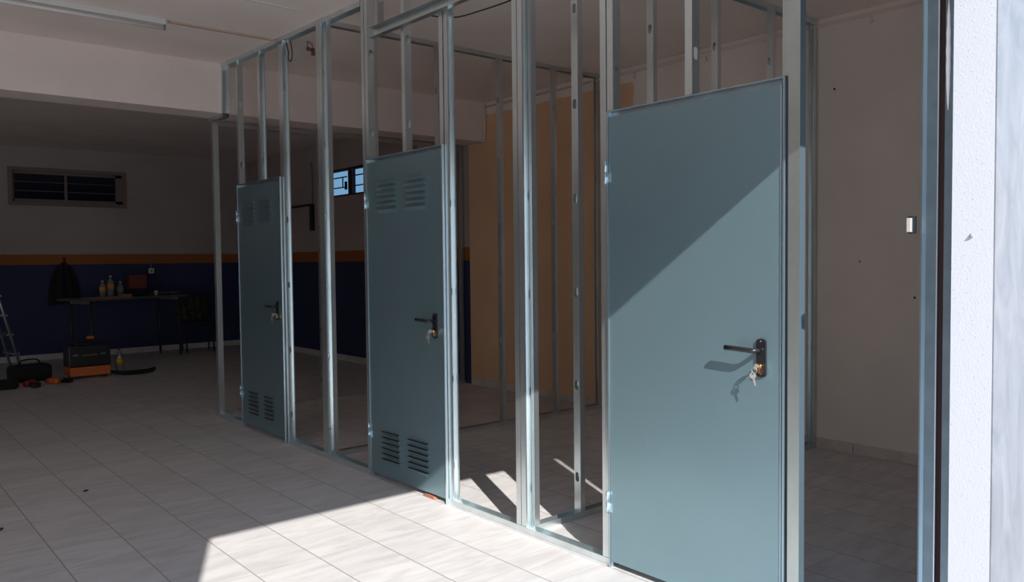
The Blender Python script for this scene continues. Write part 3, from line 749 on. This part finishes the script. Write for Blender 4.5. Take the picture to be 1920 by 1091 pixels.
o = b.build('crumpled_sheet', 'paper', loc=on_table(.655, -.05)); o.rotation_euler = (0, 0, .3); md = o.modifiers.new('t', 'SOLIDIFY'); md.thickness = .003
tag(o, 'crumpled pale plastic sheet on the right end of the rear table', 'plastic sheet')
# wall hook with a black jacket
def cloth(name, w, h, m, loc, rz, waves, amp, seed, taper=.25):
    random.seed(seed); b = MB(); nx, nz = 22, 16; vs = []
    for i in range(nx):
        u = i/(nx-1)
        col = []
        for j in range(nz):
            v = j/(nz-1); ww = w*(1-taper*(v**3))
            x = (u-.5)*ww; y_ = -.03-amp*(.6+.4*math.sin(waves*u*2*PI+1.3*v))*(1-v*.5)*math.sin(PI*min(max(u, .02), .98))
            z = -h*(1-v) - .05*math.sin(PI*u)*0 - .06*abs(u-.5)*2*v + .02*math.sin(5*u+seed)*(1-v)
            col.append(b.bm.verts.new((x, y_, z)))
        vs.append(col)
    for i in range(nx-1):
        for j in range(nz-1):
            f = b.bm.faces.new((vs[i][j], vs[i+1][j], vs[i+1][j+1], vs[i][j+1])); f.smooth = True
    o = b.build(name, m, loc=loc); o.rotation_euler = (0, 0, rz); md = o.modifiers.new('t', 'SOLIDIFY'); md.thickness = .025; md.offset = -1
    return o
R = empty('wall_hook', (.0, YR, 1.47)); b = MB(); b.tube(bez([(0, 0, 0), (0, -.03, -.005), (0, -.045, -.03), (0, -.03, -.045)]), .006, 8); b.box(-.012, .012, -.004, 0, -.03, .03); b.build('hook', 'black', R)
tag(R, 'small black hook on the orange stripe of the rear wall', 'hook')
tag(cloth('black_jacket', .42, .62, 'black_cloth', (-.02, YR-.03, 1.425), 0, 3, .09, 5, .6), 'black jacket hanging from the hook on the rear wall', 'jacket')
# chair with camouflage jacket
R = empty('folding_chair', (1.78, 12.98, 0), -.15)
for x in (-.2, .2):
    MB().tube([(x, -.2, 0), (x, -.17, .45)], .011, 8).build('leg', 'black', R)
    MB().tube([(x, .2, 0), (x, .17, .45), (x, .22, .86)], .011, 8).build('leg', 'black', R)
MB().box(-.21, .21, -.2, .2, .44, .465, bev=.006).build('seat', 'black', R)
MB().box(-.2, .2, .20, .225, .66, .86, bev=.006).build('backrest', 'black', R)
tag(R, 'black chair against the blue dado, right of the work table', 'chair')
tag(cloth('camouflage_jacket', .46, .42, 'camouflage', (1.745, 13.165, .90), -.15, 4, .10, 9, .1), 'camouflage jacket draped over the chair right of the rear table', 'jacket')
# socket with conduit
R = empty('wall_socket', (1.22, YR, 1.275)); MB().box(-.04, .04, -.035, 0, -.04, .04, bev=.006).build('socket_plate', 'white_plastic', R)
MB().tube([(0, -.010, .04), (0, -.010, .235)], .009, 8).build('pipe', 'grey_plastic', R); MB().tube([(0, -.036, 0), (0, -.030, 0)], .02, 14).build('socket_face', 'grey_plastic', R)
tag(R, 'surface socket with a short conduit on the rear wall above the table', 'socket')
# wall bracket on the rear side wall
R = empty('pipe_bracket', (W, 11.0, 2.25))
MB().box(-.05, -.004, -.01, .85, -.035, -.005).build('arm', 'black', R); MB().box(-.05, -.004, -.03, .05, -.40, -.02, bev=.004).build('grip_box', 'black', R)
MB().tube([(-.02, .01, 0), (-.02, .01, .60)], .016, 10).build('pipe', 'frame_dark', R)
tag(R, 'dark L-shaped bracket with a pipe on the side wall left of the bright window', 'bracket')
# tool box with orange base
R = empty('generator_box', (-.262, 10.98, 0), .04)
b = MB(); b.box(-.235, .235, -.13, .13, .145, .405, bev=.012); b.box(-.16, .16, -.09, .09, .405, .43, bev=.008); b.build('body', 'black', R)
MB().box(-.225, .228, -.135, .135, .032, .143, bev=.004).build('base', 'orange_plastic', R)
for x in (-.17, .17):
    for y_ in (-.09, .09): MB().box(x-.025, x+.025, y_-.02, y_+.02, 0, .033).build('foot', 'black', R)
b = MB(); b.tube(bez([(-.11, 0, .43), (-.10, 0, .455), (.10, 0, .455), (.11, 0, .43)]), .010, 8); b.build('handle', 'black', R)
# illegible amber maker's lettering: short strokes
b = MB(); x = -.082; random.seed(11)
for k in range(8):
    z0 = .275; h = .018
    b.box(x, x+.004, -.1325, -.130, z0, z0+h)
    if k % 2 == 0: b.box(x+.004, x+.014, -.1325, -.130, z0+h-.004, z0+h)
    if k % 3 != 1: b.box(x+.004, x+.014, -.1325, -.130, z0+.007, z0+.011)
    if k % 3 == 1: b.box(x+.010, x+.014, -.1325, -.130, z0, z0+h)
    x += .021
b.build('lettering', 'amber', R)
for x in (-.16, .15):
    MB().box(x-.03, x+.03, -.1345, -.130, .283, .300, bev=.001).build('latch', 'grey_plastic', R)
tag(R, 'black case with a bright orange base on the rear floor', 'tool case')
tag(MB().box(-.04, .04, -.03, .03, 0, .035, bev=.008).build('tape_roll', 'orange_plastic', loc=(-.21, 11.03, .466)), 'small orange item on top of the black and orange case', 'tool')
# crescent of black hose
b = MB(); b.tube([(.26+.25*math.cos(t), 10.95+.16*math.sin(t), .028+.015*abs(math.cos(t))**3) for t in [PI+PI*k/20 for k in range(21)]], [.012+.018*math.sin(PI*(k+2)/24) for k in range(21)], 10)
tag(b.build('black_hose', 'black_cloth'), 'crescent of black hose on the rear floor beside the yellow-labelled bottle', 'hose')
# power tools and tool bag
def drill(loc, rz, col, label):
    R = empty('power_drill', loc, rz)
    b = MB(); b.tube([(-.10, 0, .035), (-.06, 0, .04), (.02, 0, .04), (.06, 0, .04)], [.028, .036, .036, .024], 14); b.build('motor_body', col, R)
    b = MB(); b.tube([(.06, 0, .04), (.09, 0, .04), (.10, 0, .04)], [.020, .018, .010], 12); b.tube([(.10, 0, .04), (.15, 0, .04)], .004, 8); b.build('chuck', 'black', R)
    b = MB(); b.tube([(-.05, 0, .035), (-.07, -.06, .028), (-.09, -.12, .026)], [.020, .018, .021], 10); b.build('handle', 'black', R)
    b = MB(); b.box(-.14, -.05, -.17, -.115, .002, .055, bev=.006); b.build('battery', 'black', R)
    return tag(R, label, 'power tool', 'power tools on the rear floor')
drill((-.72, 10.62, .0), 2.2, 'orange_plastic', 'bright orange power tool on the rear floor left of the tool case')
drill((-.93, 10.62, .0), .7, 'red_plastic', 'dull red power tool on the rear floor, left of the orange one')
b = MB(); b.box(-.22, .22, -.13, .13, 0, .20, bev=.05); R = b.build('tool_bag', 'black_cloth', loc=(-.86, 11.12, 0)); R.rotation_euler = (0, 0, .2)
b = MB(); b.tube(bez([(-.12, 0, .19), (-.08, 0, .25), (.08, 0, .25), (.12, 0, .19)]), .009, 8); b.build('handle', 'black_cloth', R)
tag(R, 'black tool bag behind the red and orange tools', 'bag')
b = MB(); b.tube([(.085*math.cos(t), .085*math.sin(t), .02+.006*math.sin(3*t)) for t in [2*PI*k/28 for k in range(28)]], .016, 8, closed=True)
tag(b.build('cable_coil', 'grey_plastic', loc=(-.60, 10.86, 0)), 'grey coil of cable between the tools and the orange-based case', 'cable')
b = MB(); b.box(-.10, .10, -.08, .08, 0, .11, bev=.03); tag(b.build('black_pouch', 'black_cloth', loc=(-1.17, 10.55, 0)), 'black pouch on the floor at the left edge', 'bag')
# step ladder
R = empty('step_ladder', (-1.22, 12.15, 0), .15)
for s_ in (-1, 1):
    MB().tube([(.40, .2*s_, 0), (-.02, .14*s_, 1.75)], .018, 8).build('side_rail', 'aluminium', R)
    MB().tube([(-.42, .2*s_, 0), (-.04, .14*s_, 1.73)], .015, 8).build('rear_leg', 'aluminium', R)
    MB().box(.38, .425, .2*s_-.025, .2*s_+.025, 0, .05).build('foot', 'black', R)
for k in range(6):
    z = .25+.25*k; x = .40-.42*z/1.75
    MB().box(x-.04, x+.04, -.2+.03*z, .2-.03*z, z-.012, z+.012).build('step', 'aluminium', R)
MB().box(-.13, .07, -.15, .15, 1.74, 1.765, bev=.005).build('top_step', 'black', R)
tag(R, 'aluminium step ladder cut by the left edge of the photo', 'ladder')

# ------------------------------------------------------------------ light
sun = bpy.data.lights.new('sun', 'SUN'); so = bpy.data.objects.new('sun', sun); COL.objects.link(so)
d = Vector((.449, 1, -.705)).normalized(); so.rotation_euler = d.to_track_quat('-Z', 'Y').to_euler()
so.location = (-3, -6, 6); sun.energy = 7.5; sun.angle = math.radians(.55); sun.color = (1, .965, .93)
wd = bpy.data.worlds.new('sky'); S.world = wd; wd.use_nodes = True; nt = wd.node_tree
tc = nt.nodes.new('ShaderNodeTexCoord'); sx = nt.nodes.new('ShaderNodeSeparateXYZ'); nt.links.new(tc.outputs['Generated'], sx.inputs[0])
cr = nt.nodes.new('ShaderNodeValToRGB'); e = cr.color_ramp.elements          # clear sky: pale blue horizon to deep blue zenith
e[0].position = 0; e[0].color = (.42, .44, .46, 1); e[1].position = 1; e[1].color = (.20, .38, .78, 1)
for p_, c_ in ((.02, (.92, .96, 1.0, 1)), (.22, (.60, .76, .97, 1)), (.55, (.34, .55, .93, 1))):
    x_ = e.new(p_); x_.color = c_
nt.links.new(sx.outputs['Z'], cr.inputs[0]); nt.links.new(cr.outputs[0], nt.nodes['Background'].inputs[0])
nt.nodes['Background'].inputs[1].default_value = 2.0

# ------------------------------------------------------------------ camera (solved from the photograph's vanishing lines)
f_px, yaw, pit, rol, D, h = 1514.13, .702769, .039453, -.010509, 2.67227, 1.40002
fw = Vector((math.sin(yaw)*math.cos(pit), math.cos(yaw)*math.cos(pit), -math.sin(pit)))
r0 = Vector((math.cos(yaw), -math.sin(yaw), 0)); u0 = r0.cross(fw)
r = math.cos(rol)*r0+math.sin(rol)*u0; u = -math.sin(rol)*r0+math.cos(rol)*u0
cd = bpy.data.cameras.new('camera'); co = bpy.data.objects.new('camera', cd); COL.objects.link(co)
cd.sensor_width = 36; cd.lens = 36*f_px/1920; cd.clip_start = .05; cd.clip_end = 200
co.matrix_world = Matrix(((r.x, u.x, -fw.x, -D), (r.y, u.y, -fw.y, 0), (r.z, u.z, -fw.z, h), (0, 0, 0, 1)))
S.camera = co
vs = S.view_settings; vs.view_transform = 'Standard'; vs.look = 'None'; vs.gamma = 1; vs.use_curve_mapping = False; vs.exposure = .13
S.cycles.max_bounces = 12; S.cycles.diffuse_bounces = 8; S.cycles.glossy_bounces = 6; S.cycles.transparent_max_bounces = 12
S.cycles.use_denoising = True; S.cycles.sample_clamp_indirect = 6
S.cycles.caustics_reflective = True
